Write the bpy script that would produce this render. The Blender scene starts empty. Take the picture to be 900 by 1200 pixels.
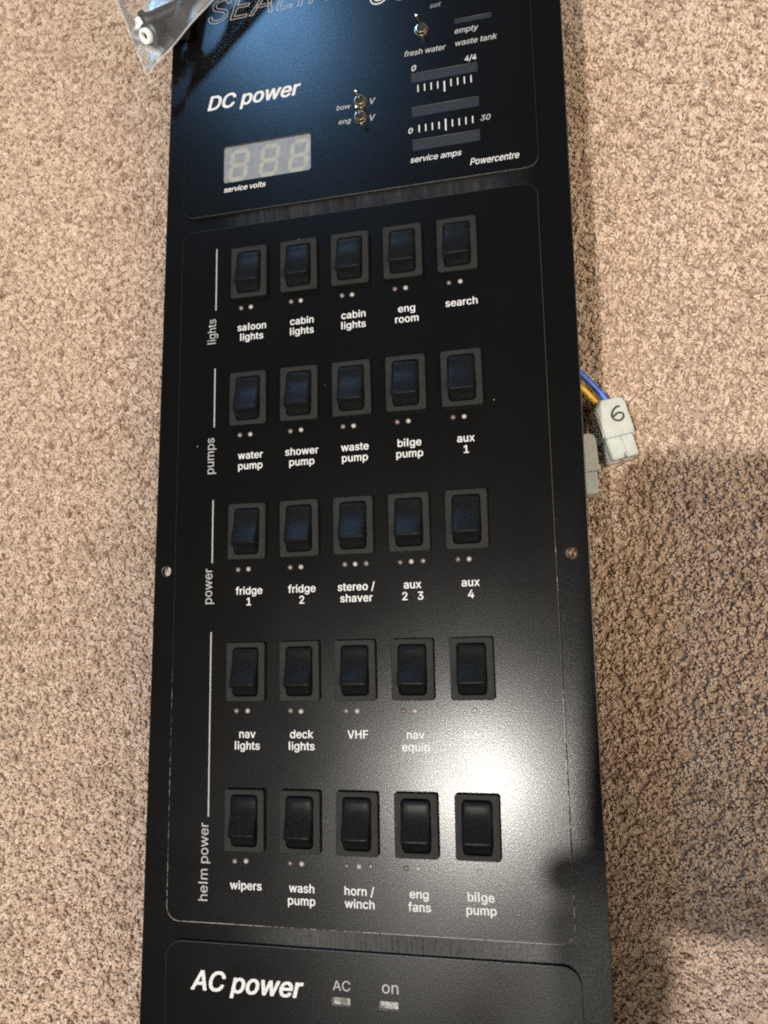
import bpy, bmesh, math, random
import numpy as np
from mathutils import Vector, Matrix
from mathutils.geometry import interpolate_bezier, delaunay_2d_cdt

random.seed(7)
rng = np.random.default_rng(11)
scn = bpy.context.scene
COL = scn.collection
S = 0.001                      # the scene is written in millimetres

# ------------------------------------------------------------------ camera
R = Matrix(((0.9706231623530823, 0.05757708386924982, 0.2336141179740974),
            (-0.018832446815951136, 0.9861467430328543, -0.1648027310229355),
            (-0.2398666622326381, 0.15556182249770353, 0.9582611876365267)))
CAM = Vector((123.51932, -149.14585, 290.13565))
cd = bpy.data.cameras.new('camera')
cam = bpy.data.objects.new('camera', cd)
COL.objects.link(cam)
cd.sensor_fit = 'VERTICAL'
cd.sensor_height = 24.0
cd.lens = 976.753 / 1200 * 24.0
cd.clip_start = 0.005
cd.clip_end = 50
cd.dof.use_dof = True
cd.dof.focus_distance = 0.312
cd.dof.aperture_fstop = 11.0
m4 = R.to_4x4()
m4.translation = CAM * S
cam.matrix_world = m4
scn.camera = cam

# ------------------------------------------------------------------ light
w = bpy.data.worlds.new('World')
scn.world = w
w.use_nodes = True
bg = w.node_tree.nodes['Background']
bg.inputs[0].default_value = (1.0, 0.88, 0.72, 1)
bg.inputs[1].default_value = 0.13
scn.view_settings.view_transform = 'Standard'
scn.view_settings.look = 'None'
scn.view_settings.exposure = 0.0
scn.view_settings.gamma = 1.0
scn.cycles.filter_width = 2.0
scn.cycles.use_denoising = False
scn.cycles.sample_clamp_indirect = 4.0


def lamp(name, kind, loc, energy, color, target=None, **kw):
    d = bpy.data.lights.new(name, kind)
    d.energy = energy
    d.color = color
    for k, v in kw.items():
        setattr(d, k, v)
    o = bpy.data.objects.new(name, d)
    COL.objects.link(o)
    o.location = Vector(loc) * S
    if target is not None:
        o.rotation_euler = (Vector(target) - Vector(loc)).to_track_quat('-Z', 'Y').to_euler()
    return o


# small warm ceiling spot: its mirror image is the white glare on the panel
GL = Vector((84, -194, 0))
LA = GL + Vector((GL.x - CAM.x, GL.y - CAM.y, CAM.z)) * (2200 / CAM.z)
lamp('ceiling_spot', 'SPOT', LA, 290, (1.0, 0.95, 0.87), target=(60, -60, 0),
     shadow_soft_size=0.026, spot_size=math.radians(50), spot_blend=0.6)
# added soft lamp: its broad reflection hazes the lower panel grey
GC = Vector((90, -228, 0))
LC = GC + Vector((GC.x - CAM.x, GC.y - CAM.y, CAM.z)) * (2300 / CAM.z)
lamp('haze_lamp', 'AREA', LC, 20.0, (1.0, 0.95, 0.88), target=(60, -60, 0), shape='DISK', size=0.9)
# cool window: its mirror image is the blue sheen at the top of the panel
LW = Vector((3, 126, 0)) + Vector((3 - CAM.x, 126 - CAM.y, CAM.z)).normalized() * 3000
lamp('window_light', 'AREA', LW, 36, (0.24, 0.55, 1.0), target=(3, 126, 0),
     shape='RECTANGLE', size=0.32, size_y=0.42)
# large unseen lamp added as warm fill for the room's other light
lamp('warm_fill', 'AREA', (1500, -500, 1900), 82, (1.0, 0.86, 0.66), target=(100, -50, -40),
     shape='RECTANGLE', size=1.4, size_y=1.3)


# ------------------------------------------------------------------ helpers
def mat(name, base=(0.5, 0.5, 0.5), rough=0.5, metal=0.0, spec=0.5):
    m = bpy.data.materials.new(name)
    m.use_nodes = True
    b = m.node_tree.nodes['Principled BSDF']
    b.inputs['Base Color'].default_value = (*base, 1)
    b.inputs['Roughness'].default_value = rough
    b.inputs['Metallic'].default_value = metal
    b.inputs['Specular IOR Level'].default_value = spec
    return m


class NT:
    """small node builder on one material"""
    def __init__(self, m):
        self.t = m.node_tree
        self.b = self.t.nodes['Principled BSDF']
        self.co = self.t.nodes.new('ShaderNodeTexCoord').outputs['Object']

    def n(self, kind, **kw):
        x = self.t.nodes.new(kind)
        for k, v in kw.items():
            setattr(x, k, v)
        return x

    def l(self, a, b):
        self.t.links.new(a, b)

    def noise(self, scale, detail=2, rough=0.5, vec=None, stretch=None):
        x = self.n('ShaderNodeTexNoise')
        x.inputs['Scale'].default_value = scale
        x.inputs['Detail'].default_value = detail
        x.inputs['Roughness'].default_value = rough
        v = vec or self.co
        if stretch:
            mp = self.n('ShaderNodeMapping')
            mp.inputs['Scale'].default_value = stretch
            self.l(v, mp.inputs['Vector'])
            v = mp.outputs[0]
        self.l(v, x.inputs['Vector'])
        return x.outputs['Fac']

    def ramp(self, fac, stops):
        x = self.n('ShaderNodeValToRGB')
        e = x.color_ramp.elements
        while len(e) < len(stops):
            e.new(0.5)
        for el, (p, c) in zip(e, stops):
            el.position = p
            el.color = (*c, 1) if len(c) == 3 else c
        self.l(fac, x.inputs[0])
        return x.outputs[0]

    def math(self, op, a, b=None, c=None, clamp=False):
        x = self.n('ShaderNodeMath', operation=op)
        x.use_clamp = clamp
        for i, v in enumerate((a, b, c)):
            if v is None:
                continue
            if isinstance(v, (int, float)):
                x.inputs[i].default_value = v
            else:
                self.l(v, x.inputs[i])
        return x.outputs[0]

    def mix(self, fac, a, b):
        x = self.n('ShaderNodeMix', data_type='RGBA')
        for i, v in ((0, fac), (6, a), (7, b)):
            if isinstance(v, (int, float)):
                x.inputs[i].default_value = v
            elif isinstance(v, tuple):
                x.inputs[i].default_value = (*v, 1)
            else:
                self.l(v, x.inputs[i])
        return x.outputs[2]

    def bump(self, h, strength, dist):
        x = self.n('ShaderNodeBump')
        x.inputs['Strength'].default_value = strength
        x.inputs['Distance'].default_value = dist
        self.l(h, x.inputs['Height'])
        self.l(x.outputs[0], self.b.inputs['Normal'])
        return x

    def xyz(self):
        x = self.n('ShaderNodeSeparateXYZ')
        self.l(self.co, x.inputs[0])
        return x.outputs

    def band(self, v, lo, hi, soft):
        """1 between lo and hi (metres), soft edges"""
        a = self.n('ShaderNodeMapRange', interpolation_type='SMOOTHSTEP')
        self.l(v, a.inputs[0])
        a.inputs[1].default_value = lo - soft
        a.inputs[2].default_value = lo + soft
        b = self.n('ShaderNodeMapRange', interpolation_type='SMOOTHSTEP')
        self.l(v, b.inputs[0])
        b.inputs[1].default_value = hi - soft
        b.inputs[2].default_value = hi + soft
        b.inputs[3].default_value = 1
        b.inputs[4].default_value = 0
        return self.math('MULTIPLY', a.outputs[0], b.outputs[0])

    def base(self, c):
        self.l(c, self.b.inputs['Base Color'])


def empty(name, loc=(0, 0, 0)):
    o = bpy.data.objects.new(name, None)
    o.empty_display_size = 0.02
    COL.objects.link(o)
    o.location = Vector(loc) * S
    return o


def tag(o, label=None, cat=None, group=None, kind=None):
    for k, v in (('label', label), ('category', cat), ('group', group), ('kind', kind)):
        if v:
            o[k] = v
    return o


def link(name, me, mats, parent=None, loc=(0, 0, 0)):
    o = bpy.data.objects.new(name, me)
    COL.objects.link(o)
    if len(me.materials):
        me.materials.clear()
    for m in (mats if isinstance(mats, (list, tuple)) else [mats]):
        me.materials.append(m)
    o.parent = parent
    o.location = Vector(loc) * S
    return o


def from_bm(name, bm, mats, parent=None, loc=(0, 0, 0), smooth=True, angle=35):
    bmesh.ops.scale(bm, vec=(S, S, S), verts=bm.verts)
    bm.normal_update()
    me = bpy.data.meshes.new(name)
    if smooth:
        for f in bm.faces:
            f.smooth = True
        for e in bm.edges:
            if len(e.link_faces) == 2 and e.calc_face_angle(0) > math.radians(angle):
                e.smooth = False
    bm.to_mesh(me)
    bm.free()
    return link(name, me, mats, parent, loc)


def eval_mesh(o):
    dg = bpy.context.evaluated_depsgraph_get()
    dg.update()
    me = bpy.data.meshes.new_from_object(o.evaluated_get(dg))
    d = o.data
    bpy.data.objects.remove(o)
    return me, d


def rrect(x0, y0, x1, y1, r, n=8):
    pts = []
    for cx, cy, a0 in ((x1 - r, y1 - r, 0), (x0 + r, y1 - r, 90), (x0 + r, y0 + r, 180), (x1 - r, y0 + r, 270)):
        for k in range(n + 1):
            a = math.radians(a0 + 90 * k / n)
            pts.append((cx + r * math.cos(a), cy + r * math.sin(a)))
    return pts


def circle(cx, cy, r, n=24):
    return [(cx + r * math.cos(2 * math.pi * k / n), cy + r * math.sin(2 * math.pi * k / n)) for k in range(n)]


def plate(name, loops, z0, z1, bev, mats, parent=None, rot=0.0, edge_index=1):
    """a flat sheet from z0 to z1 with rounded edges; loops[0] the outline, the rest holes"""
    cu = bpy.data.curves.new(name, 'CURVE')
    cu.dimensions = '2D'
    cu.fill_mode = 'BOTH'
    c, s = math.cos(rot), math.sin(rot)
    for lp in loops:
        sp = cu.splines.new('POLY')
        sp.points.add(len(lp) - 1)
        for p, (x, y) in zip(sp.points, lp):
            p.co = ((x * c - y * s), (x * s + y * c), 0, 1)
        sp.use_cyclic_u = True
    cu.extrude = (z1 - z0) / 2 - bev
    cu.bevel_depth = bev
    cu.bevel_resolution = 2
    cu.offset = -bev
    o = bpy.data.objects.new(name, cu)
    COL.objects.link(o)
    me, d = eval_mesh(o)
    bpy.data.curves.remove(d)
    bm = bmesh.new()
    bm.from_mesh(me)
    bpy.data.meshes.remove(me)
    bmesh.ops.remove_doubles(bm, verts=bm.verts, dist=1e-4)
    bmesh.ops.translate(bm, verts=bm.verts, vec=(0, 0, (z0 + z1) / 2))
    bm.normal_update()
    for f in bm.faces:
        f.material_index = edge_index if abs(f.normal.z) < 0.985 else 0
    o = from_bm(name, bm, mats, parent, angle=50)
    for p in o.data.polygons:
        if abs(p.normal.z) > 0.985:
            p.use_smooth = False
    return o


# the sans-serif that ships with Blender; the built-in one if it is missing
FONT = None
try:
    import os
    FONT = bpy.data.fonts.load(os.path.join(bpy.utils.resource_path('LOCAL'), 'datafiles', 'fonts', 'Inter.woff2'))
except Exception:
    FONT = None


def glyph_loops(body, size, shear, spacing):
    """outline polygons of a line of lettering"""
    cu = bpy.data.curves.new('t', 'FONT')
    cu.body = body
    cu.size = size
    cu.space_character = spacing
    if FONT:
        cu.font = FONT
        cu.body = body.replace('l', '|').replace('I', '|')     # plain stems, no tails or serifs
    o = bpy.data.objects.new('t', cu)
    COL.objects.link(o)
    dg = bpy.context.evaluated_depsgraph_get()
    dg.update()
    c = o.to_curve(dg)
    loops = []
    for sp in c.splines:
        bp = list(sp.bezier_points)
        if bp:
            pts = []
            for a, d in zip(bp, bp[1:] + bp[:1]):
                n = (d.co - a.co)
                flat = (a.handle_right - a.co).cross(n).length < 1e-4 * size * size and (d.handle_left - a.co).cross(n).length < 1e-4 * size * size
                seg = [a.co.copy()] if flat else interpolate_bezier(a.co, a.handle_right, d.handle_left, d.co, 6)[:-1]
                pts += seg
        else:
            pts = [p.co.to_3d() for p in sp.points]
        out = []
        for p in pts:
            if not out or (p.xy - out[-1]).length > 2e-3 * size:
                out.append(p.xy)
        while len(out) > 2 and (out[0] - out[-1]).length < 2e-3 * size:
            out.pop()
        if len(out) > 2:
            ys = [p.y for p in out]
            xs = [p.x for p in out]
            if FONT and len(out) == 4 and min(ys) < -0.05 * size and max(xs) - min(xs) < 0.2 * size:
                c0 = (min(xs) + max(xs)) / 2
                k = cap_ratio() * size
                hw = 0.066 * k
                out = [Vector((c0 - hw if p.x < c0 else c0 + hw, 0.0 if p.y < 0 else 1.04 * k)) for p in out]
            loops.append([Vector((p.x + shear * p.y, p.y)) for p in out])
    o.to_curve_clear()
    bpy.data.objects.remove(o)
    bpy.data.curves.remove(cu)
    return loops


def text_mesh(body, size, shear=0.0, bold=0.0, spacing=1.0, outline=0.0):
    loops = glyph_loops(body, size, shear, spacing)
    V, F = [], []
    if outline:
        for lp in loops:
            n = len(lp)
            b = len(V)
            for i in range(n):
                p, q, r = lp[i - 1], lp[i], lp[(i + 1) % n]
                d1, d2 = (q - p).normalized(), (r - q).normalized()
                m = Vector((-(d1.y + d2.y), d1.x + d2.x))
                m = m.normalized() * outline / max(0.5, m.length / 2) if m.length > 1e-6 else Vector((-d1.y, d1.x)) * outline
                V += [(q.x - m.x, q.y - m.y, 0.0), (q.x + m.x, q.y + m.y, 0.0)]
            for i in range(n):
                j = (i + 1) % n
                F.append((b + 2 * i, b + 2 * j, b + 2 * j + 1, b + 2 * i + 1))
    else:
        pts, edges = [], []
        for lp in loops:
            b = len(pts)
            pts += lp
            edges += [(b + i, b + (i + 1) % len(lp)) for i in range(len(lp))]
        vs, es, fs, *_ = delaunay_2d_cdt(pts, edges, [], 0, 1e-5 * size)
        tri = np.array(fs)
        P = np.array([tuple(v) for v in vs])
        cen = P[tri].mean(1)
        wind = np.zeros(len(cen), int)
        for lp in loops:
            A = np.array([tuple(p) for p in lp])
            B = np.roll(A, -1, 0)
            for (ax, ay), (bx, by) in zip(A, B):
                side = (bx - ax) * (cen[:, 1] - ay) - (cen[:, 0] - ax) * (by - ay)
                wind += ((ay <= cen[:, 1]) & (by > cen[:, 1]) & (side > 0)).astype(int)
                wind -= ((ay > cen[:, 1]) & (by <= cen[:, 1]) & (side < 0)).astype(int)
        tri = tri[wind != 0]
        q = bold * size
        shifts = [(0, 0)]
        if bold:     # heavier strokes: the glyphs struck again, a hair apart
            shifts += [(q, 0), (-q, 0), (q * .6, q * .6), (-q * .6, q * .6), (q * .6, -q * .6), (-q * .6, -q * .6)]
        for k, (dx, dy) in enumerate(shifts):
            b = len(V)
            V += [(x + dx, y + dy, 0.004 * k) for x, y in P]
            F += [(a + b, c + b, d + b) for a, c, d in tri.tolist()]
    me = bpy.data.meshes.new('t')
    me.from_pydata(V, [], F)
    bm = bmesh.new()
    bm.from_mesh(me)
    bmesh.ops.delete(bm, geom=[v for v in bm.verts if not v.link_faces], context='VERTS')
    bm.normal_update()
    for f in bm.faces:
        if f.normal.z < 0:
            f.normal_flip()
    bm.to_mesh(me)
    bm.free()
    return me


CAP = []


def cap_ratio():
    if not CAP:
        me = text_mesh('H', 1.0)
        ys = [v.co.y for v in me.vertices]
        CAP.append(max(ys) - min(ys))
        bpy.data.meshes.remove(me)
    return CAP[0]


def lettering(name, body, x, y, h, mats, parent, align='C', width=None, shear=0.0, bold=0.02,
              rotz=0.0, z=0.05, outline=0.0, spacing=1.0):
    """flat printed lettering; h = cap height (mm), baseline y; width (mm) stretches to fit"""
    size = h / cap_ratio()
    me = text_mesh(body, size, shear, bold, spacing, outline)
    n = len(me.vertices)
    co = np.empty(n * 3)
    me.vertices.foreach_get('co', co)
    co = co.reshape(-1, 3)
    x0, x1 = co[:, 0].min(), co[:, 0].max()
    k = (width / (x1 - x0)) if width else 1.0
    if align == 'C':
        co[:, 0] = (co[:, 0] - (x0 + x1) / 2) * k
    elif align == 'L':
        co[:, 0] = (co[:, 0] - x0) * k
    else:
        co[:, 0] = (co[:, 0] - x1) * k
    c, s = math.cos(rotz), math.sin(rotz)
    out = np.stack([x + co[:, 0] * c - co[:, 1] * s, y + co[:, 0] * s + co[:, 1] * c, z + co[:, 2]], 1) * S
    me.vertices.foreach_set('co', out.ravel())
    me.update()
    return link(name, me, mats, parent)


def prism(bm, pts, z0, z1):
    vs0 = [bm.verts.new((x, y, z0)) for x, y in pts]
    vs1 = [bm.verts.new((x, y, z1)) for x, y in pts]
    n = len(pts)
    bm.faces.new(vs0[::-1])
    bm.faces.new(vs1)
    for i in range(n):
        bm.faces.new((vs0[i], vs0[(i + 1) % n], vs1[(i + 1) % n], vs1[i]))


def box(bm, x0, y0, z0, x1, y1, z1):
    prism(bm, [(x0, y0), (x1, y0), (x1, y1), (x0, y1)], z0, z1)


def lathe(bm, prof, n=24, mtx=None, close=True):
    """prof = [(radius, z)...] from bottom to top"""
    rings = []
    for r, z in prof:
        ring = []
        for k in range(n):
            a = 2 * math.pi * k / n
            v = Vector((r * math.cos(a), r * math.sin(a), z))
            ring.append(bm.verts.new(mtx @ v if mtx else v))
        rings.append(ring)
    for a, b in zip(rings, rings[1:]):
        for k in range(n):
            bm.faces.new((a[k], a[(k + 1) % n], b[(k + 1) % n], b[k]))
    if close:
        bm.faces.new(rings[0][::-1])
        bm.faces.new(rings[-1])


def tube(bm, path, rad, n=12, caps=True):
    pts = [Vector(p) for p in path]
    rads = rad if isinstance(rad, (list, tuple)) else [rad] * len(pts)
    rings = []
    up = Vector((0, 0, 1))
    for i, p in enumerate(pts):
        t = (pts[min(i + 1, len(pts) - 1)] - pts[max(i - 1, 0)]).normalized()
        a = t.cross(up)
        if a.length < 1e-3:
            a = t.cross(Vector((1, 0, 0)))
        a.normalize()
        b = t.cross(a).normalized()
        rings.append([bm.verts.new(p + (a * math.cos(q) + b * math.sin(q)) * rads[i])
                      for q in [2 * math.pi * k / n for k in range(n)]])
    for a, b in zip(rings, rings[1:]):
        for k in range(n):
            bm.faces.new((a[k], b[k], b[(k + 1) % n], a[(k + 1) % n]))
    if caps:
        bm.faces.new(rings[0])
        bm.faces.new(rings[-1][::-1])
    return rings


def smooth_path(pts, n=8):
    P = [Vector(p) for p in pts]
    P = [P[0] * 2 - P[1]] + P + [P[-1] * 2 - P[-2]]
    out = []
    for i in range(1, len(P) - 2):
        for k in range(n):
            t = k / n
            a, b, c, d = P[i - 1], P[i], P[i + 1], P[i + 2]
            out.append(0.5 * ((2 * b) + (c - a) * t + (2 * a - 5 * b + 4 * c - d) * t * t + (3 * b - a - 3 * c + d) * t ** 3))
    out.append(P[-2])
    return out


# ------------------------------------------------------------------ materials
def make_panel_black(name, backplate=False):
    m = mat(name, (0.0020, 0.0020, 0.0021), 0.19, 0.0, 0.12)
    t = NT(m)
    grain = t.noise(2000, 2, 0.6)
    t.bump(grain, 0.2, 0.00008)
    flake = t.noise(2300, 1, 0.5)
    fr = t.n('ShaderNodeMapRange')
    t.l(flake, fr.inputs[0])
    fr.inputs[1].default_value = 0.3
    fr.inputs[2].default_value = 0.7
    fr.inputs[3].default_value = 0.07
    fr.inputs[4].default_value = 0.175
    t.l(fr.outputs[0], t.b.inputs['Specular IOR Level'])
    smear = t.noise(28, 4, 0.55)
    r = t.n('ShaderNodeMapRange')
    t.l(smear, r.inputs[0])
    r.inputs[1].default_value = 0.3
    r.inputs[2].default_value = 0.7
    r.inputs[3].default_value = 0.20
    r.inputs[4].default_value = 0.235
    fine = t.noise(1900, 1, 0.5)
    t.l(t.math('ADD', r.outputs[0], t.math('MULTIPLY', t.math('SUBTRACT', fine, 0.5), 0.08)), t.b.inputs['Roughness'])
    # dust specks
    vo = t.n('ShaderNodeTexVoronoi')
    vo.inputs['Scale'].default_value = 95
    t.l(t.co, vo.inputs['Vector'])
    spot = t.math('LESS_THAN', vo.outputs['Distance'], 0.020)
    sep = t.n('ShaderNodeSeparateColor')
    t.l(vo.outputs['Color'], sep.inputs[0])
    spot = t.math('MULTIPLY', spot, t.math('GREATER_THAN', sep.outputs[0], 0.80))
    col = t.mix(spot, (0.0020, 0.0020, 0.0021), (0.22, 0.21, 0.19))
    if backplate:
        x, y, z = t.xyz()
        sc = t.noise(1.0, 3, 0.7, stretch=(1500, 90, 1))
        sc2 = t.noise(1.0, 2, 0.6, stretch=(500, 60, 1))
        body = t.math('MULTIPLY', t.band(y, -0.0490 - 0.1997, -0.0432 - 0.1996, 0.0003), t.band(x, 0.020, 0.092, 0.030))
        low = t.ramp(t.math('ADD', t.math('MULTIPLY', sc, 0.7), t.math('MULTIPLY', sc2, 0.3)),
                     [(0.40, (0.006, 0.006, 0.006)), (0.52, (0.018, 0.018, 0.017)), (0.7, (0.028, 0.0275, 0.026))])
        col = t.mix(body, col, low)
        body2 = t.math('MULTIPLY', t.band(y, 0.0215, 0.0272, 0.0004), t.band(x, -0.005, 0.103, 0.012))
        up = t.ramp(sc2, [(0.35, (0.003, 0.003, 0.003)), (0.62, (0.010, 0.009, 0.0085)), (0.75, (0.018, 0.0165, 0.015))])
        col = t.mix(body2, col, up)
        rr = t.math('ADD', t.math('MULTIPLY', body, 0.3), t.math('MULTIPLY', body2, 0.3))
        old = t.b.inputs['Roughness'].links[0].from_socket
        t.l(t.math('ADD', old, rr), t.b.inputs['Roughness'])
    t.base(col)
    return m


def make_edge():
    m = mat('worn_edge', (0.006, 0.006, 0.006), 0.5)
    t = NT(m)
    x, y, z = t.xyz()
    a = t.noise(420, 3, 0.6)
    big = t.noise(22, 1, 0.5)
    lowy = t.n('ShaderNodeMapRange')
    t.l(y, lowy.inputs[0])
    lowy.inputs[1].default_value = -0.06
    lowy.inputs[2].default_value = -0.24
    lowy.inputs[3].default_value = -0.15
    lowy.inputs[4].default_value = 0.07
    k = t.math('ADD', t.math('ADD', t.math('MULTIPLY', a, 0.55), t.math('MULTIPLY', big, 0.45)), lowy.outputs[0])
    wear = t.ramp(k, [(0.49, (0, 0, 0)), (0.60, (1, 1, 1))])
    t.base(t.mix(wear, (0.010, 0.010, 0.010), (0.30, 0.296, 0.285)))
    t.l(t.math('MULTIPLY', wear, 0.15), t.b.inputs['Metallic'])
    return m


def grainy(name, base, rough, scale, strength, spec=0.5, vary=0.25):
    m = mat(name, base, rough, 0, spec)
    t = NT(m)
    g = t.noise(scale, 2, 0.6)
    t.bump(g, strength, 0.0001)
    v = t.noise(scale * 0.6, 2, 0.5)
    lo = tuple(c * (1 - vary) for c in base)
    hi = tuple(c * (1 + vary) for c in base)
    t.base(t.ramp(v, [(0.35, lo), (0.65, hi)]))
    return m


M_face = make_panel_black('satin_black_coating')
M_back = make_panel_black('satin_black_backplate', True)
M_edge = make_edge()
M_backedge = grainy('black_plate_edge', (0.012, 0.012, 0.012), 0.4, 1500, 0.2)
M_bezel = grainy('textured_black_plastic', (0.0110, 0.0110, 0.0107), 0.6, 2600, 0.25, 0.08, 0.25)
M_rocker = grainy('smooth_black_plastic', (0.0045, 0.0047, 0.0052), 0.33, 2200, 0.15, 0.046, 0.35)
M_gapblack = mat('dark_recess', (0.004, 0.004, 0.004), 0.7, 0, 0.3)


def ink_mat(name, c, r=0.55):
    m = mat(name, (c, c, c * 0.985), r, 0, 0.4)
    t = NT(m)
    v = t.noise(1600, 2, 0.6)
    t.base(t.ramp(v, [(0.25, (c * 0.62,) * 3), (0.6, (c, c, c * 0.985))]))
    return m


M_ink = ink_mat('white_print', 0.37)
M_inkdim = ink_mat('grey_print', 0.22)
M_inkfaint = ink_mat('faint_print', 0.10)
M_window = grainy('smoked_gauge_window', (0.010, 0.010, 0.0105), 0.45, 1400, 0.1, 0.2, 0.15)
M_disp = grainy('frosted_display', (0.095, 0.095, 0.09), 0.42, 500, 0.08, 0.5, 0.10)
M_seg = grainy('display_segment', (0.15, 0.143, 0.115), 0.45, 700, 0.08, 0.5, 0.08)
M_chrome = mat('nickel', (0.62, 0.57, 0.47), 0.2, 1.0)
M_nylon = grainy('white_nylon', (0.47, 0.49, 0.47), 0.38, 300, 0.08, 0.5, 0.06)
M_nylon.node_tree.nodes['Principled BSDF'].inputs['Subsurface Weight'].default_value = 0.235
M_nylon.node_tree.nodes['Principled BSDF'].inputs['Subsurface Scale'].default_value = 0.003
M_nylon.node_tree.nodes['Principled BSDF'].inputs['Transmission Weight'].default_value = 0.35
M_pen = mat('pen_ink', (0.012, 0.012, 0.014), 0.5)
M_blue = grainy('blue_insulation', (0.022, 0.075, 0.36), 0.4, 500, 0.05)
M_yellow = grainy('yellow_insulation', (0.52, 0.30, 0.015), 0.4, 500, 0.05)
M_brown = grainy('brown_insulation', (0.05, 0.03, 0.016), 0.45, 500, 0.05)
M_rubber = grainy('black_rubber', (0.012, 0.012, 0.012), 0.45, 800, 0.1)
M_whiteplastic = grainy('white_plastic', (0.55, 0.56, 0.57), 0.35, 300, 0.05, 0.5, 0.05)


def led_mat(name, c, tr):
    m = mat(name, c, 0.25)
    b = m.node_tree.nodes['Principled BSDF']
    b.inputs['Transmission Weight'].default_value = tr
    b.inputs['Subsurface Weight'].default_value = 0.2
    b.inputs['Subsurface Scale'].default_value = 0.001
    return m


M_led_pale = led_mat('pale_lens', (0.22, 0.205, 0.185), 0.1)
M_led_red = led_mat('red_tinted_lens', (0.085, 0.058, 0.055), 0.1)
M_led_grey = led_mat('grey_lens', (0.10, 0.09, 0.086), 0.1)


# ------------------------------------------------------------------ carpet
CZ = -64.0                      # height of the pile tips


def carpet_material():
    m = mat('beige_twist_pile', (0.5, 0.36, 0.25), 0.95, 0, 0.08)
    t = NT(m)
    at = t.n('ShaderNodeAttribute')
    at.attribute_name = 'yarn'
    f = t.noise(900, 3, 0.7)
    big = t.noise(9, 3, 0.6)
    yarn = t.ramp(at.outputs['Fac'], [(0.0, (0.40, 0.275, 0.20)), (0.22, (0.56, 0.42, 0.325)), (0.55, (0.75, 0.605, 0.49)), (1.0, (0.87, 0.75, 0.64))])
    k = t.ramp(f, [(0.25, (0.82, 0.80, 0.78)), (0.65, (1, 1, 1))])
    mx = t.n('ShaderNodeMix', data_type='RGBA', blend_type='MULTIPLY')
    mx.inputs[0].default_value = 1
    t.l(yarn, mx.inputs[6])
    t.l(k, mx.inputs[7])
    mx2 = t.n('ShaderNodeMix', data_type='RGBA', blend_type='MULTIPLY')
    mx2.inputs[0].default_value = 1
    t.l(mx.outputs[2], mx2.inputs[6])
    t.l(t.ramp(big, [(0.3, (0.93, 0.92, 0.91)), (0.7, (1, 1, 1))]), mx2.inputs[7])
    t.base(mx2.outputs[2])
    t.b.inputs['Sheen Weight'].default_value = 0.1
    # loose wool lets light through: part of it comes out on the far side of each strand
    tl = t.n('ShaderNodeBsdfTranslucent')
    t.l(mx2.outputs[2], tl.inputs['Color'])
    ms = t.n('ShaderNodeMixShader')
    ms.inputs[0].default_value = 0.55
    t.l(t.b.outputs[0], ms.inputs[1])
    t.l(tl.outputs[0], ms.inputs[2])
    t.l(ms.outputs[0], t.t.nodes['Material Output'].inputs['Surface'])
    return m


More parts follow.
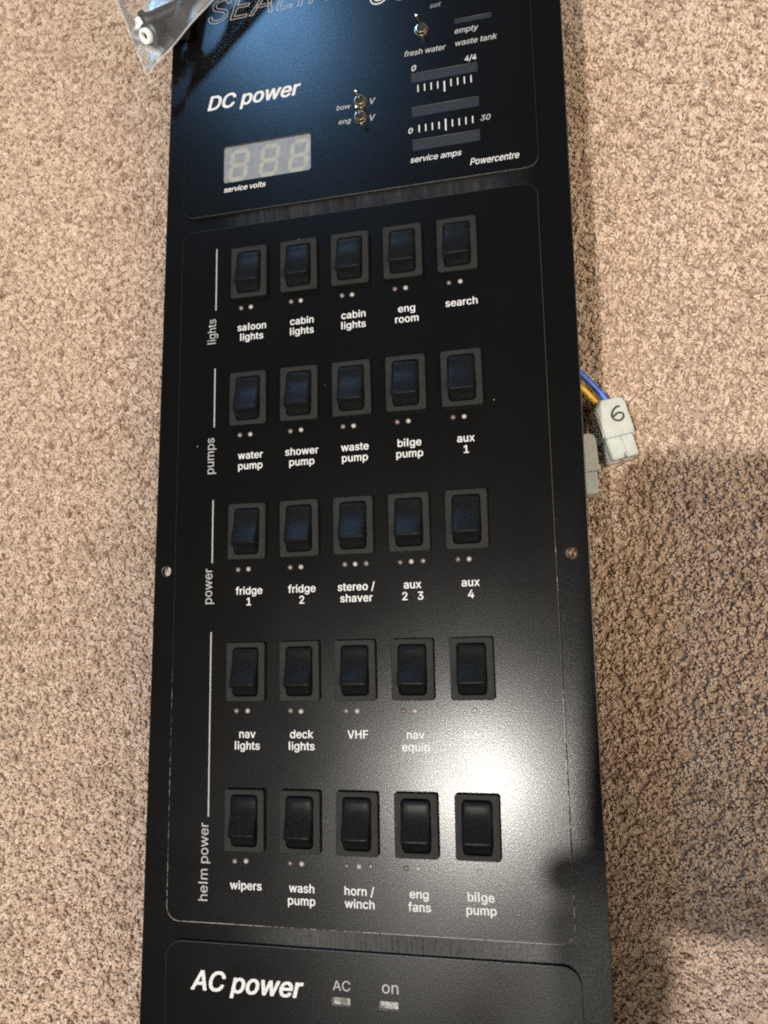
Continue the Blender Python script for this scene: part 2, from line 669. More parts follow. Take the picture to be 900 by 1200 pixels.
def build_carpet():
    """twist pile: every tuft is a dozen short strands that splay from one root"""
    pitch, per = 2.5, 7
    xs = np.arange(-225, 255, pitch)
    ys = np.arange(-362, 285, pitch * 0.9)
    X, Y = np.meshgrid(xs, ys)
    X = (X + (np.arange(len(ys)) % 2)[:, None] * pitch / 2).ravel()
    Y = Y.ravel().copy()
    X += rng.normal(0, 0.55, X.size)
    Y += rng.normal(0, 0.55, X.size)
    keep = ~((X > -14) & (X < 96) & (Y < 120))      # nothing can be seen under the wiring tray
    X, Y = X[keep], Y[keep]
    nt = X.size
    la = rng.uniform(0, 2 * np.pi, nt) + 0.9 * np.sin(X / 17) + 0.7 * np.cos(Y / 23)
    lean = np.abs(rng.normal(0, 0.9, nt))
    tx, ty = X + np.cos(la) * lean, Y + np.sin(la) * lean
    th = rng.normal(0, 0.28, nt)
    yarn = np.clip(0.55 + rng.normal(0, 0.16, nt) - (rng.random(nt) < 0.12) * 0.30, 0, 1)
    T = np.repeat(np.arange(nt), per)
    n = T.size
    a = rng.uniform(0, 2 * np.pi, n)
    q = np.sqrt(rng.random(n))
    spread = 1.42 * np.exp(rng.normal(0, 0.12, nt))[T] * q
    bx, by = X[T] + np.cos(a) * q * 0.55, Y[T] + np.sin(a) * q * 0.55
    ex = tx[T] + np.cos(a + 0.7) * spread + rng.normal(0, 0.16, n)
    ey = ty[T] + np.sin(a + 0.7) * spread + rng.normal(0, 0.16, n)
    ez = CZ + th[T] - 0.7 * q ** 2 + rng.normal(0, 0.12, n)
    mx = bx * 0.35 + ex * 0.65 + np.cos(a) * 0.28
    my = by * 0.35 + ey * 0.65 + np.sin(a) * 0.28
    mz = (CZ - 5.0) * 0.32 + ez * 0.68
    rad = 0.80 * np.exp(rng.normal(0, 0.18, n))
    ph = rng.uniform(0, 6.28, n)
    V = np.empty((n, 10, 3))
    for i, (cx, cy, cz, k) in enumerate(((bx, by, np.full(n, CZ - 4.0), 0.9), (mx, my, mz, 1.1), (ex, ey, ez - 0.25, 0.85))):
        for m in range(3):
            b = ph + 2 * np.pi * m / 3 + 0.5 * i
            V[:, i * 3 + m, 0] = cx + np.cos(b) * rad * k
            V[:, i * 3 + m, 1] = cy + np.sin(b) * rad * k
            V[:, i * 3 + m, 2] = cz + 0.3 * rad * np.cos(b - a)
    V[:, 9, 0], V[:, 9, 1], V[:, 9, 2] = ex + np.cos(a) * 0.15, ey + np.sin(a) * 0.15, ez + 0.12
    quads = np.array([(i * 3 + m, i * 3 + (m + 1) % 3, i * 3 + 3 + (m + 1) % 3, i * 3 + 3 + m) for i in range(2) for m in range(3)])
    tris = np.array([(6, 7, 9), (7, 8, 9), (8, 6, 9)])
    off = (np.arange(n) * 10)[:, None, None]
    Q = (quads[None] + off).reshape(-1, 4)
    Tt = (tris[None] + off).reshape(-1, 3)
    P = V.reshape(-1, 3)
    b0 = len(P)
    P = np.concatenate([P, [[-1500, -1500, CZ - 2.0], [1500, -1500, CZ - 2.0], [1500, 1500, CZ - 2.0], [-1500, 1500, CZ - 2.0]]]) * S
    Q = np.concatenate([Q, [[b0, b0 + 1, b0 + 2, b0 + 3]]])
    me = bpy.data.meshes.new('carpet')
    me.vertices.add(len(P))
    me.vertices.foreach_set('co', P.ravel())
    idx = np.concatenate([Q.ravel(), Tt.ravel()]).astype(np.int32)
    me.loops.add(idx.size)
    me.loops.foreach_set('vertex_index', idx)
    start = np.concatenate([np.arange(len(Q)) * 4, len(Q) * 4 + np.arange(len(Tt)) * 3]).astype(np.int32)
    me.polygons.add(start.size)
    me.polygons.foreach_set('loop_start', start)
    me.update(calc_edges=True)
    me.polygons.foreach_set('use_smooth', np.ones(start.size, bool))
    val = np.clip(yarn[T] + rng.normal(0, 0.05, n), 0, 1)
    at = me.attributes.new('yarn', 'FLOAT', 'POINT')
    at.data.foreach_set('value', np.concatenate([np.repeat(val, 10), np.full(4, 0.25)]).astype(np.float32))
    o = link('carpet', me, carpet_material())
    o['kind'] = 'structure'
    return o


build_carpet()

# ------------------------------------------------------------------ the panel
panel = empty('switch_panel')
tag(panel, 'long black boat switch panel with five rows of rocker switches lying on beige carpet', 'control panel')

ROT = math.radians(0.40)
cr, sr = math.cos(-ROT), math.sin(-ROT)


def unrot(x, y):
    # positions given in panel space, backplate outline is turned a little
    return (x * math.cos(ROT) + y * math.sin(ROT), -x * math.sin(ROT) + y * math.cos(ROT))


HOLE_L, HOLE_R = (-34.3, -117.2), (118.4, -117.3)


def back_outline():
    # turned rectangle: left edge leans from -36.6 at the top to -40.2 at the bottom
    return [(-41.9 + 0.0, -420), (122.3, -420), (126.5, 178), (-37.0, 178)]


plate('backplate', [back_outline(), circle(*HOLE_L, 1.75), circle(*HOLE_R, 1.75)], -3.4, -1.4, 0.3,
      [M_back, M_backedge], panel)
# the wiring tray under the plate, which the panel lies on
bm = bmesh.new()
prism(bm, rrect(-14, -400, 96, 150, 3), CZ - 3, -3.4)
from_bm('wiring_tray', bm, M_rubber, panel, angle=30)

dc = plate('direct_current_faceplate', [rrect(-30.0, 27.4, 114.6, 150, 5.0),
           rrect(-12.2, 40.9, 25.4, 56.9, 1.2)[::-1],
           rrect(67.15, 70.9, 93.1, 74.6, 0.1, 1)[::-1], rrect(67.1, 56.2, 93.1, 60.0, 0.1, 1)[::-1],
           rrect(67.1, 41.75, 93.0, 45.95, 0.1, 1)[::-1], rrect(85.1, 93.1, 99.4, 94.8, 0.1, 1)[::-1]],
           -1.4, 0, 0.14, [M_face, M_backedge], panel)
sw = plate('switch_faceplate', [[(x - 0.004 * (y + 110) * -1 * 0.5 - 0.0, y) for x, y in rrect(-30.2, -242.8, 113.3, 21.2, 5.0)]],
           -1.5, 0, 0.22, [M_face, M_edge], panel)
ac = plate('alternating_current_faceplate', [rrect(-30.3, -400, 114.1, -249.0, 6.0),
           rrect(31.8, -265.9, 37.9, -263.7, 0.3, 2)[::-1], rrect(48.2, -265.9, 54.4, -263.7, 0.3, 2)[::-1]],
           -1.4, 0, 0.28, [M_face, M_backedge], panel)

# ---- rocker switches
PX, PY, BW, BH = 20.757, 51.8475, 15.0, 21.15
BZ = 2.1


def barrel(wt, wm, wb, y0, y1, r, n=6):
    """rounded opening, a little wider at the middle"""
    pts = rrect(-1, y0, 1, y1, r, n)
    out = []
    for (x, y) in rrect(-wm / 2, y0, wm / 2, y1, r, n):
        t = (y - y0) / (y1 - y0)
        wloc = (wb * (1 - t) ** 2 + 2 * (1 - t) * t * (2 * wm - (wt + wb) / 2) + wt * t * t)
        out.append((x * wloc / wm, y))
    return out


def dense(pts, maxd=1.0):
    out = []
    for (a, b) in zip(pts, pts[1:] + pts[:1]):
        d = math.dist(a, b)
        k = max(1, int(d / maxd))
        for i in range(k):
            out.append((a[0] + (b[0] - a[0]) * i / k, a[1] + (b[1] - a[1]) * i / k))
    return out


def bezel_mesh():
    hole = dense(barrel(9.9, 10.5, 9.6, -8.75, 8.75, 1.4), 1.5)
    o = plate('rocker_switch', [rrect(-BW / 2, -BH / 2, BW / 2, BH / 2, 0.9, 4), hole[::-1]], 0.0, BZ, 0.3,
              [M_bezel, M_rocker], panel, edge_index=0)
    # dark floor of the opening, part of the same moulding
    bm = bmesh.new()
    bm.from_mesh(o.data)
    vs = [bm.verts.new((x * S, y * S, 0.15 * S)) for x, y in dense(barrel(10.6, 11.2, 10.3, -9.1, 9.1, 1.4), 1.5)]
    f = bm.faces.new(vs)
    f.material_index = 1
    if f.normal.z < 0:
        f.normal_flip()
    bm.to_mesh(o.data)
    bm.free()
    return o


def rocker_mesh(parent):
    """paddle with its lower end standing up: long face, ridge, short steep end"""
    prof = [(8.45, 0.4, 9.0), (8.38, 1.8, 9.2), (8.1, 2.42, 9.4), (7.5, 2.62, 9.55), (6.4, 2.68, 9.7), (5.2, 2.74, 9.8), (3.8, 2.92, 9.9), (2.2, 3.25, 10.0), (0.6, 3.68, 10.05), (-1.0, 4.2, 10.05),
            (-2.6, 4.78, 10.0), (-4.2, 5.4, 9.85), (-4.75, 5.55, 9.8), (-5.05, 5.4, 9.75), (-5.5, 4.6, 9.6), (-6.6, 3.1, 9.15), (-7.9, 2.3, 8.9), (-8.4, 1.8, 8.8), (-8.5, 0.4, 8.7)]
    bm = bmesh.new()
    cols = []
    for y, z, wd in prof:
        row = []
        for u in (-1, -0.985, -0.93, -0.8, -0.4, 0, 0.4, 0.8, 0.93, 0.985, 1):
            dz = {1: 99, 0.985: 0.45, 0.93: 0.12, 0.8: 0.03}.get(round(abs(u), 3), 0.0)
            zz = 0.4 if dz == 99 else max(0.4, z - dz)
            row.append(bm.verts.new((u * wd / 2, y, zz)))
        cols.append(row)
    for a, b in zip(cols, cols[1:]):
        for k in range(len(a) - 1):
            bm.faces.new((a[k], b[k], b[k + 1], a[k + 1]))
    o = from_bm('rocker', bm, M_rocker, parent, angle=48)
    return o


bez0 = bezel_mesh()
roc0 = rocker_mesh(bez0)


def led_proto():
    bm = bmesh.new()
    lathe(bm, [(0.95, -0.2), (0.92, 0.15), (0.72, 0.42), (0.4, 0.58), (0.08, 0.64)], 14)
    return from_bm('indicator_light', bm, M_led_pale, panel, angle=60)


led0 = led_proto()
led_me = {}
for key, m in (('pale', M_led_pale), ('red', M_led_red), ('grey', M_led_grey)):
    me = led0.data.copy()
    me.materials.clear()
    me.materials.append(m)
    led_me[key] = me
bpy.data.objects.remove(led0)

CAPS = [[('saloon', 'lights'), ('cabin', 'lights'), ('cabin', 'lights'), ('eng', 'room'), ('search',)],
        [('water', 'pump'), ('shower', 'pump'), ('waste', 'pump'), ('bilge', 'pump'), ('aux', '1')],
        [('fridge', '1'), ('fridge', '2'), ('stereo /', 'shaver'), ('aux', '2   3'), ('aux', '4')],
        [('nav', 'lights'), ('deck', 'lights'), ('VHF',), ('nav', 'equip'), ('log /',)],
        [('wipers',), ('wash', 'pump'), ('horn /', 'winch'), ('eng', 'fans'), ('bilge', 'pump')]]
first = True
for r in range(5):
    for c in range(5):
        x, y = c * PX, -r * PY
        if first:
            bz, rk = bez0, roc0
            first = False
        else:
            bz = bez0.copy()
            COL.objects.link(bz)
            bz.parent = panel
            rk = roc0.copy()
            COL.objects.link(rk)
            rk.parent = bz
        bz.location = (x * S, y * S, 0.0)
        bz.rotation_euler.z = math.radians(random.uniform(-0.5, 0.5))
        rk.rotation_euler.x = math.radians(random.uniform(-1.2, 1.2))
        rk.rotation_euler.y = math.radians(random.uniform(-0.8, 0.8))
        # indicator lights
        offs = [-3.7, 0.45]
        if (r, c) in ((2, 2), (2, 3), (4, 2)):
            offs.append(4.55)
        if (r, c) in ((3, 4), (4, 4)):
            offs = [0.45]
        for i, dx in enumerate(offs):
            kind = 'pale' if (len(offs) == 1 or i == 1) else ('red' if (c >= 3 or (r == 4 and c > 0)) and i == 0 else 'grey')
            o = bpy.data.objects.new('indicator_light', led_me[kind])
            COL.objects.link(o)
            o.parent = panel
            o.location = ((x + dx - 0.1 * r + random.uniform(-.15, .15)) * S, (y - 14.1 + random.uniform(-.12, .12)) * S, 0)
            o.rotation_euler = (random.uniform(-.12, .12), random.uniform(-.12, .12), random.uniform(0, 6))
        # caption
        lines = CAPS[r][c]
        for i, s in enumerate(lines):
            lettering('caption', s, x + 0.75 - 0.16 * r, y - 23.55 - 4.1 * i, 2.75, M_ink, sw, bold=0.017, spacing=1.02)

# ---- row lines and the sideways row names
for (y0, y1) in ((12.4, -13.8), (-38.0, -61.9), (-90.7, -115.0), (-140.9, -206.8)):
    bm = bmesh.new()
    box(bm, -14.85, y1, 0.02, -14.35, y0, 0.06)
    from_bm('row_line', bm, M_inkdim, sw, smooth=False)
for s, ya, yb in (('lights', -27.7, -17.4), ('pumps', -80.4, -66.1), ('power', -130.4, -117.0), ('helm power', -235.4, -208.9)):
    lettering('row_name', s, -14.5, ya, 3.45, M_inkdim, sw, align='L', width=yb - ya, bold=0.004, rotz=math.pi / 2)

# ---- upper faceplate: lettering
SH = 0.235
lettering('title_lettering', 'DC power', -19.8, 74.9, 6.2, M_ink, dc, 'L', 41.2, SH, 0.022)
lettering('caption', 'service volts', -11.9, 36.7, 2.15, M_ink, dc, 'L', 18.2, SH, 0.018)
lettering('caption', 'service amps', 66.0, 36.7, 2.35, M_ink, dc, 'L', 19.9, SH, 0.010)
lettering('caption', 'Powercentre', 89.0, 31.9, 2.7, M_ink, dc, 'L', 18.5, SH, 0.010)
lettering('caption', 'fresh water', 64.7, 82.7, 2.3, M_inkdim, dc, 'L', 16.6, SH, 0.012)
lettering('caption', 'waste tank', 85.1, 83.2, 2.3, M_inkdim, dc, 'L', 16.3, SH, 0.012)
lettering('caption', 'empty', 84.9, 88.6, 2.3, M_inkdim, dc, 'L', 9.4, SH, 0.012)
lettering('caption', 'set', 75.4, 102.0, 2.1, M_inkfaint, dc, 'L', 4.6, SH, 0.012)
lettering('caption', '0', 67.4, 75.9, 2.3, M_ink, dc, 'L', None, SH, 0.012)
lettering('caption', '4/4', 88.4, 75.9, 2.3, M_ink, dc, 'L', 4.6, SH, 0.012)
lettering('caption', '0', 65.5, 49.2, 2.2, M_ink, dc, 'L', None, SH, 0.012)
lettering('caption', '30', 93.6, 49.6, 2.2, M_inkdim, dc, 'L', 3.9, SH, 0.012)
lettering('caption', 'bow', 36.3, 64.6, 2.0, M_inkdim, dc, 'L', 6.0, SH, 0.010)
lettering('caption', 'eng', 37.2, 58.3, 2.0, M_inkdim, dc, 'L', 5.2, SH, 0.010)
lettering('caption', 'V', 50.3, 64.8, 2.5, M_inkdim, dc, 'L', None, SH, 0.010)
lettering('caption', 'V', 50.1, 57.6, 2.5, M_inkdim, dc, 'L', None, SH, 0.010)
lettering('maker_lettering', 'SEALINE', -20.2, 115.6, 11.0, M_inkdim, dc, 'L', 68, 0.30, 0.0, outline=0.15)
lettering('maker_lettering', '38', 51.0, 109.0, 13.5, M_ink, dc, 'L', 19, 0.30, 0.0, outline=0.30)
lettering('title_lettering', 'AC power', -20.4, -264.7, 6.2, M_ink, ac, 'L', 42.0, SH, 0.022)
lettering('caption', 'AC', 31.9, -261.4, 3.1, M_inkdim, ac, 'L', 6.1, 0, 0.002)
lettering('caption', 'on', 49.0, -261.1, 3.6, M_inkdim, ac, 'L', 5.6, 0, 0.002)

# ---- gauges: smoked windows and printed scales
for (x0, y0, x1, y1) in ((67.15, 70.9, 93.1, 74.6), (67.1, 56.2, 93.1, 60.0), (67.1, 41.75, 93.0, 45.95), (85.1, 93.1, 99.4, 94.8)):
    bm = bmesh.new()
    box(bm, x0 - 0.4, y0 - 0.4, -1.0, x1 + 0.4, y1 + 0.4, -0.3)
    from_bm('gauge_window', bm, M_window, panel, smooth=False)
for (yt, yb, ct, cb) in ((69.45, 66.4, 69.1, 64.6), (52.15, 49.15, 52.9, 48.0)):
    bm = bmesh.new()
    for k in range(9):
        x = 80.2 + (k - 4) * 2.61
        a, b = (ct, cb) if k == 4 else (yt, yb)
        h = 0.28 if k == 4 else 0.22
        box(bm, x - h, b, 0.02, x + h, a, 0.06)
    from_bm('gauge_scale', bm, M_ink, dc, smooth=False)

# ---- three digit voltmeter
bm = bmesh.new()
prism(bm, rrect(-12.6, 40.5, 25.8, 57.3, 1.2), -1.0, -0.45)
disp = from_bm('voltmeter_display', bm, M_disp, panel, smooth=False)


def digit(cx, cy, wd, ht, sh, t=2.0, g=0.1):
    bm = bmesh.new()
    hw, hh = wd / 2, ht / 2

    def seg(a, b):
        a, b = Vector(a), Vector(b)
        d = (b - a).normalized()
        n = Vector((-d.y, d.x)) * t / 2
        e = d * t / 2
        a = a + d * g
        b = b - d * g
        pts = [a - e * 0, a + e + n, b - e + n, b, b - e - n, a + e - n]
        pts = [(cx + p.x + sh * p.y, cy + p.y) for p in pts]
        prism(bm, pts[::-1], -0.449, -0.40)
    k = t / 2
    seg((-hw + k, hh - k), (hw - k, hh - k))
    seg((-hw + k, 0), (hw - k, 0))
    seg((-hw + k, -hh + k), (hw - k, -hh + k))
    for sx in (-1, 1):
        seg((sx * (hw - k), hh - k), (sx * (hw - k), 0))
        seg((sx * (hw - k), 0), (sx * (hw - k), -hh + k))
    return from_bm('digit', bm, M_seg, disp, smooth=False)


for cx in (-5.6, 7.7, 20.4):
    digit(cx, 48.2, 8.6, 14.2, 0.13)

# ---- toggle switches
for (x, y, h, tx, ty) in ((46.3, 66.6, 7.0, -0.2, 0.3), (46.3, 59.7, 7.0, -0.1, 0.4), (71.8, 93.2, 7.6, -0.8, 1.0)):
    bm = bmesh.new()
    n6 = [(3.0 * math.cos(math.radians(a)), 3.0 * math.sin(math.radians(a))) for a in range(10, 370, 60)]
    lathe(bm, [(2.75, 0.0), (2.75, 0.25), (2.5, 0.3), (2.35, 1.2), (2.1, 1.5), (1.8, 1.55), (1.7, 1.45)], 20)
    tg = from_bm('toggle_switch', bm, M_chrome, panel, (x, y, 0), angle=30)
    bm = bmesh.new()
    lathe(bm, [(1.68, 1.0), (1.68, 1.5)], 20)
    from_bm('hollow_shade', bm, M_gapblack, tg)  # black disc colouring in the shade of the ring's hollow
    bm = bmesh.new()
    path = [Vector((0, 0, 1.0)), Vector((tx * .3, ty * .3, 2)), Vector((tx * .7, ty * .7, h * .65)), Vector((tx, ty, h - 0.9)),
            Vector((tx, ty, h - 0.45)), Vector((tx, ty, h - 0.1)), Vector((tx, ty, h))]
    tube(bm, path, [0.5, 0.52, 0.62, 0.86, 0.82, 0.55, 0.12], 14)
    from_bm('lever', bm, M_chrome, tg, angle=60)

# ---- small clear windows on the lower plate
for x0 in (31.8, 48.2):
    bm = bmesh.new()
    box(bm, x0 - 0.2, -266.1, -1.0, x0 + 6.3, -263.5, -0.35)
    m = grainy('clear_indicator', (0.07, 0.068, 0.06), 0.22, 420, 0.9, 0.6, 0.6)
    from_bm('indicator_window', bm, m, panel, smooth=False)

# ------------------------------------------------------------------ connectors
def connector(name, loc, rotz, tilt, label, wires, six, group):
    root = empty(name, loc)
    root.rotation_euler = (math.radians(tilt[0]), math.radians(tilt[1]), math.radians(rotz))
    root.scale = (1.06, 1.06, 1.06)
    tag(root, label, 'connector', group)
    # y axis = from plug end to wire end
    bm = bmesh.new()
    pts = [(-6.2, -4.5), (6.4, -4.5), (6.4, 9.0), (4.6, 10.5), (-3.2, 10.5), (-6.2, 7.2)]
    prism(bm, pts, 0, 11.0)
    bmesh.ops.bevel(bm, geom=bm.edges[:] , offset=0.55, segments=2, affect='EDGES')
    for z in (2.6, 6.0):
        box(bm, 6.2, -4.9, z, 7.0, -2.0, z + 2.2)
    body = from_bm('housing', bm, M_nylon, root, angle=40)
    bm = bmesh.new()
    for cx in (-2.75, 2.85):
        for cz in (3.0, 7.8):
            prism(bm, [(cx - 2.45, -13.2), (cx + 2.45, -13.2), (cx + 2.6, -4.6), (cx - 2.6, -4.6)], cz - 2.2, cz + 2.2)
    box(bm, -4.8, -11.5, 1.0, 5.0, -4.6, 9.7)
    bmesh.ops.bevel(bm, geom=bm.edges[:], offset=0.4, segments=2, affect='EDGES')
    from_bm('plug', bm, M_nylon, root, angle=40)
    if six:
        cu = smooth_path([(2.3, 6.2, 0), (1.0, 6.4, 0), (-0.9, 4.9, 0), (-2.0, 2.6, 0), (-1.3, 0.6, 0), (0.7, -0.2, 0), (2.4, 1.2, 0), (2.3, 2.9, 0), (0.6, 3.4, 0), (-1.6, 2.2, 0)], 8)
        bm = bmesh.new()
        tube(bm, [(p.x * 1.0 + 1.4, p.y * 0.85 + 1.2, 11.0) for p in cu], 0.42, 8)
        for v in bm.verts:
            v.co.z = 11.0 + (v.co.z - 11.0) * 0.12
        from_bm('handwritten_number', bm, M_pen, body)
    for (mt, path, rad) in wires:
        bm = bmesh.new()
        tube(bm, smooth_path(path, 8), rad, 12)
        from_bm('wire', bm, mt, root)
    return root


ang = 14
connector('wire_connector', (134.9, -60.5, CZ + 1.0), ang, (0, 16),
          'white nylon plug connector with a handwritten 6 and blue and yellow wires beside the panel',
          [(M_blue, [(1.5, 8, 7.5), (0.0, 12, 8.0), (-3.4, 18, 9.5), (-8, 23.5, 12), (-15, 28, 16), (-24, 31, 20)], 1.25),
           (M_yellow, [(-2.0, 8, 6.5), (-3.5, 12, 6.8), (-6.4, 16.5, 8), (-10.5, 20.5, 10), (-18, 24, 14), (-26, 26, 18)], 1.25),
           (M_brown, [(-6.5, 6, 3.0), (-8.6, 3, 3.0), (-9.2, -2, 2.2), (-7.6, -7, 2.2), (-4.5, -9, 2.4)], 1.0)],
          True, None)
connector('wire_connector', (123.4, -73.5, CZ - 1.5), 3, (0, 0),
          'white nylon plug connector half hidden under the panel edge, without any number',
          [(M_brown, [(0, 8, 5), (-3, 15, 6), (-12, 20, 10)], 1.2)], False, None)

# ------------------------------------------------------------------ bag of loose parts
def film_material():
    m = bpy.data.materials.new('clear_polythene')
    m.use_nodes = True
    t = m.node_tree
    t.nodes.remove(t.nodes['Principled BSDF'])
    out = t.nodes['Material Output']
    tr = t.nodes.new('ShaderNodeBsdfTransparent')
    tr.inputs[0].default_value = (0.955, 0.96, 0.96, 1)
    gl = t.nodes.new('ShaderNodeBsdfGlossy')
    gl.inputs['Roughness'].default_value = 0.25
    df = t.nodes.new('ShaderNodeBsdfDiffuse')
    df.inputs[0].default_value = (0.75, 0.76, 0.78, 1)
    fr = t.nodes.new('ShaderNodeFresnel')
    fr.inputs[0].default_value = 1.25
    co = t.nodes.new('ShaderNodeTexCoord')
    no = t.nodes.new('ShaderNodeTexNoise')
    no.inputs['Scale'].default_value = 90
    no.inputs['Detail'].default_value = 3
    t.links.new(co.outputs['Object'], no.inputs['Vector'])
    bp = t.nodes.new('ShaderNodeBump')
    bp.inputs['Strength'].default_value = 0.2
    bp.inputs['Distance'].default_value = 0.002
    t.links.new(no.outputs['Fac'], bp.inputs['Height'])
    for n in (gl, df, fr):
        t.links.new(bp.outputs[0], n.inputs['Normal'])
    m1 = t.nodes.new('ShaderNodeMixShader')
    m1.inputs[0].default_value = 0.02
    t.links.new(tr.outputs[0], m1.inputs[1])
    t.links.new(df.outputs[0], m1.inputs[2])
    m2 = t.nodes.new('ShaderNodeMixShader')
    t.links.new(fr.outputs[0], m2.inputs[0])
    t.links.new(m1.outputs[0], m2.inputs[1])
    t.links.new(gl.outputs[0], m2.inputs[2])
    t.links.new(m2.outputs[0], out.inputs[0])
    return m


M_film = film_material()
A = Vector((-41.5, 87.2, 12))
Bq = Vector((24, 151, 13))
D = Vector((-75, 172, 12))
Cq = Vector((2, 236, 12))


def bag():
    root = empty('plastic_bag', (-22, 152, 0))
    tag(root, 'clear plastic bag of black plugs lying over the upper left corner of the panel', 'bag')
    off = Vector((-22, 152, 0))
    N = 34
    for side in (1, -1):
        bm = bmesh.new()
        g = []
        for i in range(N + 1):
            row = []
            for j in range(N + 1):
                u, v = i / N, j / N
                p = A * (1 - u) * (1 - v) + Bq * u * (1 - v) + D * (1 - u) * v + Cq * u * v
                e = 16 * u * (1 - u) * v * (1 - v)
                k = e ** 0.55
                wr = math.sin(u * 23 + v * 9) * 0.5 + math.sin(v * 31 - u * 13 + 1) * 0.4 + math.sin((u + v) * 17) * 0.5
                z = (8.0 * k if side > 0 else -10.5 * k) + wr * min(1, 6 * e + 0.1) * 0.8
                row.append(bm.verts.new(p - off + Vector((0, 0, z + side * 0.05))))
            g.append(row)
        for i in range(N):
            for j in range(N):
                q = (g[i][j], g[i + 1][j], g[i + 1][j + 1], g[i][j + 1])
                bm.faces.new(q if side > 0 else q[::-1])
        from_bm('film', bm, M_film, root, angle=80)
    # welded seam along the two near edges
    bm = bmesh.new()
    for a, b in ((A, Bq), (A, D)):
        path = [a - off + (b - a) * (k / 20) + Vector((0, 0, 0.3 * math.sin(k * 1.3))) for k in range(21)]
        tube(bm, path, 0.35, 6)
    from_bm('seam', bm, M_seamw, root)


M_seamw = mat('seam_film', (0.6, 0.6, 0.6), 0.25)
M_seamw.node_tree.nodes['Principled BSDF'].inputs['Alpha'].default_value = 0.2
bag()


def plug(loc, axis, label, white, length=34, rad=3.4, scale=1.0, grp='black plugs in the plastic bag'):
    """black rubber lead with a flange and a white ring at its end; axis points out of the end face"""
    root = empty('cable_plug', loc)
    ax = Vector(axis).normalized()
    mtx = ax.to_track_quat('Z', 'Y').to_matrix().to_4x4()
    tag(root, label, 'plug', grp)
    bm = bmesh.new()
    lathe(bm, [(rad * .7, -length), (rad, -length + 2), (rad, -6), (rad * 1.05, -5.5), (rad * 1.05, -3.4), (rad * 1.5, -3.2), (rad * 1.5, -1.6), (rad * 1.1, -0.6)], 22, mtx)
    from_bm('body', bm, M_rubber, root, angle=40)
    if white:
        bm = bmesh.new()
        lathe(bm, [(rad * 0.98, -0.6), (rad * 1.02, 0.4), (rad * 0.92, 1.3), (rad * 0.66, 1.6), (rad * 0.45, 1.2), (rad * 0.40, 0.2), (rad * 0.40, -0.5)], 22, mtx)
        from_bm('ring', bm, M_whiteplastic, root, angle=50)
        bm = bmesh.new()
        lathe(bm, [(rad * 0.39, -0.55), (rad * 0.39, -0.1)], 16, mtx)
        from_bm('bore', bm, M_gapblack, root)  # solid black disc, darkening the ring's hole by colour
    return root


plug((-42.6, 106.0, 11.5), (-0.35, -0.70, 0.62), 'black plug whose white ring faces the camera in the plastic bag', True, 40, 3.1)
plug((-46.6, 113.6, 9.5), (-0.80, -0.52, 0.30), 'black plug with a white end seen from the side in the plastic bag', True, 34, 3.2)
plug((-31.0, 107.5, 7.5), (-0.22, -0.97, 0.10), 'plain black plug without any white ring, nearest the bag edge', False, 60, 3.5)

# ------------------------------------------------------------------ phone and the hand that holds it (they cast the shadow on the right)
def cam_pt(x, y, z):
    return CAM + R @ Vector((x, y, z))


ph = empty('smartphone', CAM)
ph.matrix_world = Matrix.Translation(CAM * S) @ R.to_4x4()
tag(ph, 'black smartphone held above the panel by the photographer', 'phone')
bm = bmesh.new()
prism(bm, rrect(-54, -151, 24, 3, 11, 6), 22, 29.5)
bmesh.ops.bevel(bm, geom=[e for e in bm.edges if abs(e.verts[0].co.z - e.verts[1].co.z) < 0.1], offset=2.2, segments=3, affect='EDGES')
from_bm('phone_body', bm, M_rubber, ph, angle=40)
bm = bmesh.new()
prism(bm, rrect(-51, -136, 21, -12, 1), 29.45, 29.7)
from_bm('screen', bm, M_gapblack, ph, smooth=False)
bm = bmesh.new()
lathe(bm, [(2.6, 20.6), (2.6, 22.3)], 24)
from_bm('lens', bm, M_gapblack, ph)


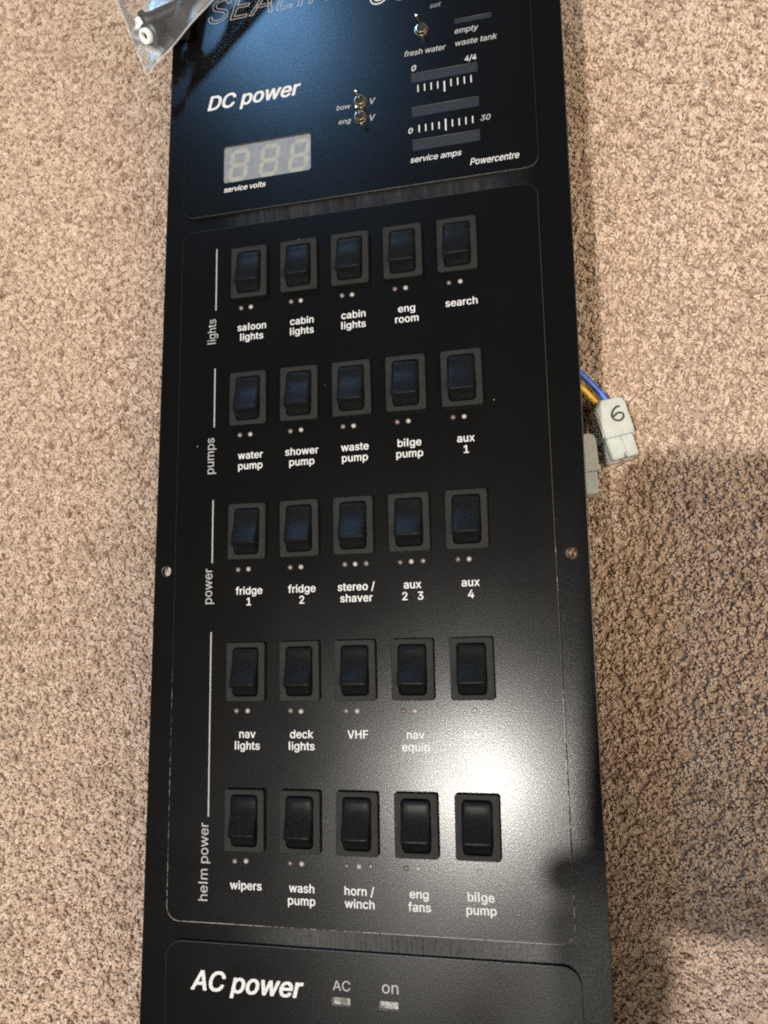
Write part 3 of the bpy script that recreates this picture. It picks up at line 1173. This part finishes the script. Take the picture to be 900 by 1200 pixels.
def hand():
    verts, edges, rads = [], [], []

    def add(p, r, prev=None):
        verts.append(cam_pt(*p) * S)
        rads.append(r * S)
        i = len(verts) - 1
        if prev is not None:
            edges.append((prev, i))
        return i

    def loc(p):
        return R.transposed() @ (Vector(p) - CAM)

    wr = add((88, -168, 50), 24)
    fa = add(loc((236, -272, 200)), 31, wr)
    fb = add(loc((262, -312, 40)), 42, fa)  # unseen forearm, its path bent to block the fill near the panel
    p0 = add((48, -138, 33), 24, wr)
    p1 = add((24, -112, 22), 19, p0)
    p2 = add((20, -82, 19), 15, p1)
    for (bx, by, pts) in ((p2, 0, [(14, -62, 14), (-8, -55, 13), (-26, -50, 13), (-40, -47, 15)]),
                          (p2, 0, [(8, -82, 13), (-16, -78, 13), (-34, -73, 13), (-48, -71, 15)]),
                          (p1, 0, [(4, -98, 13), (-20, -92, 13), (-36, -88, 13), (-46, -87, 15)]),
                          (p1, 0, [(8, -122, 14), (-16, -119, 13), (-38, -116, 13), (-55, -115, 17), (-62, -116, 24)])):
        pr = bx
        for k, q in enumerate(pts):
            pr = add(q, (8.6, 7.8, 7.4, 7.2, 7.0)[k], pr)
    pr = p1
    for k, q in enumerate([(36, -96, 36), (30, -70, 41), (16, -50, 39), (4, -38, 37)]):
        pr = add(q, (11, 9.5, 8.5, 7.2)[k], pr)
    me = bpy.data.meshes.new('person')
    me.from_pydata([tuple(v) for v in verts], edges, [])
    o = bpy.data.objects.new('person', me)
    COL.objects.link(o)
    md = o.modifiers.new('skin', 'SKIN')
    o.modifiers.new('sub', 'SUBSURF').levels = 2
    sk = me.skin_vertices[0].data
    for i, r in enumerate(rads):
        sk[i].radius = (r, r)
    sk[0].use_root = True
    me2, d = eval_mesh(o)
    for p in me2.polygons:
        p.use_smooth = True
    v2, e2, r2 = [], [], []

    def chain(pts, prev=None):
        for (x, y, z, r) in pts:
            v2.append(cam_pt(x, y, z) * S)
            r2.append(r * S)
            if prev is not None:
                e2.append((prev, len(v2) - 1))
            prev = len(v2) - 1
        return prev

    k0 = chain([(-150, -330, 130, 26), (-105, -258, 80, 20), (-74, -204, 50, 13)])
    chain([(-60, -182, 36, 11), (-53, -160, 32, 10), (-57, -138, 31, 7.5), (-63, -122, 32, 6.4)], k0)
    chain([(-53, -194, 34, 11), (-45, -172, 33, 10), (-42, -150, 33, 7)], k0)
    me3 = bpy.data.meshes.new('supporting_hand')
    me3.from_pydata([tuple(v) for v in v2], e2, [])
    o3 = bpy.data.objects.new('supporting_hand', me3)
    COL.objects.link(o3)
    o3.modifiers.new('skin', 'SKIN')
    o3.modifiers.new('sub', 'SUBSURF').levels = 2
    for i, r in enumerate(r2):
        me3.skin_vertices[0].data[i].radius = (r, r)
    me3.skin_vertices[0].data[0].use_root = True
    me4, d3 = eval_mesh(o3)
    for p in me4.polygons:
        p.use_smooth = True
    skin = grainy('skin', (0.52, 0.32, 0.23), 0.5, 900, 0.15, 0.4, 0.06)
    o2 = link('person', me2, skin)
    link('supporting_hand', me4, skin, o2)
    tag(o2, 'hand and forearm of the photographer holding the smartphone above the panel', 'person')
    bm = bmesh.new()
    tube(bm, [Vector((231, -266, 222)), Vector((236, -272, 200)), Vector((249, -292, 120)), Vector((262, -313, 36))], [36, 39, 45, 50], 24)
    from_bm('sleeve', bm, grainy('navy_knit', (0.03, 0.035, 0.05), 0.9, 500, 0.4), o2)


hand()
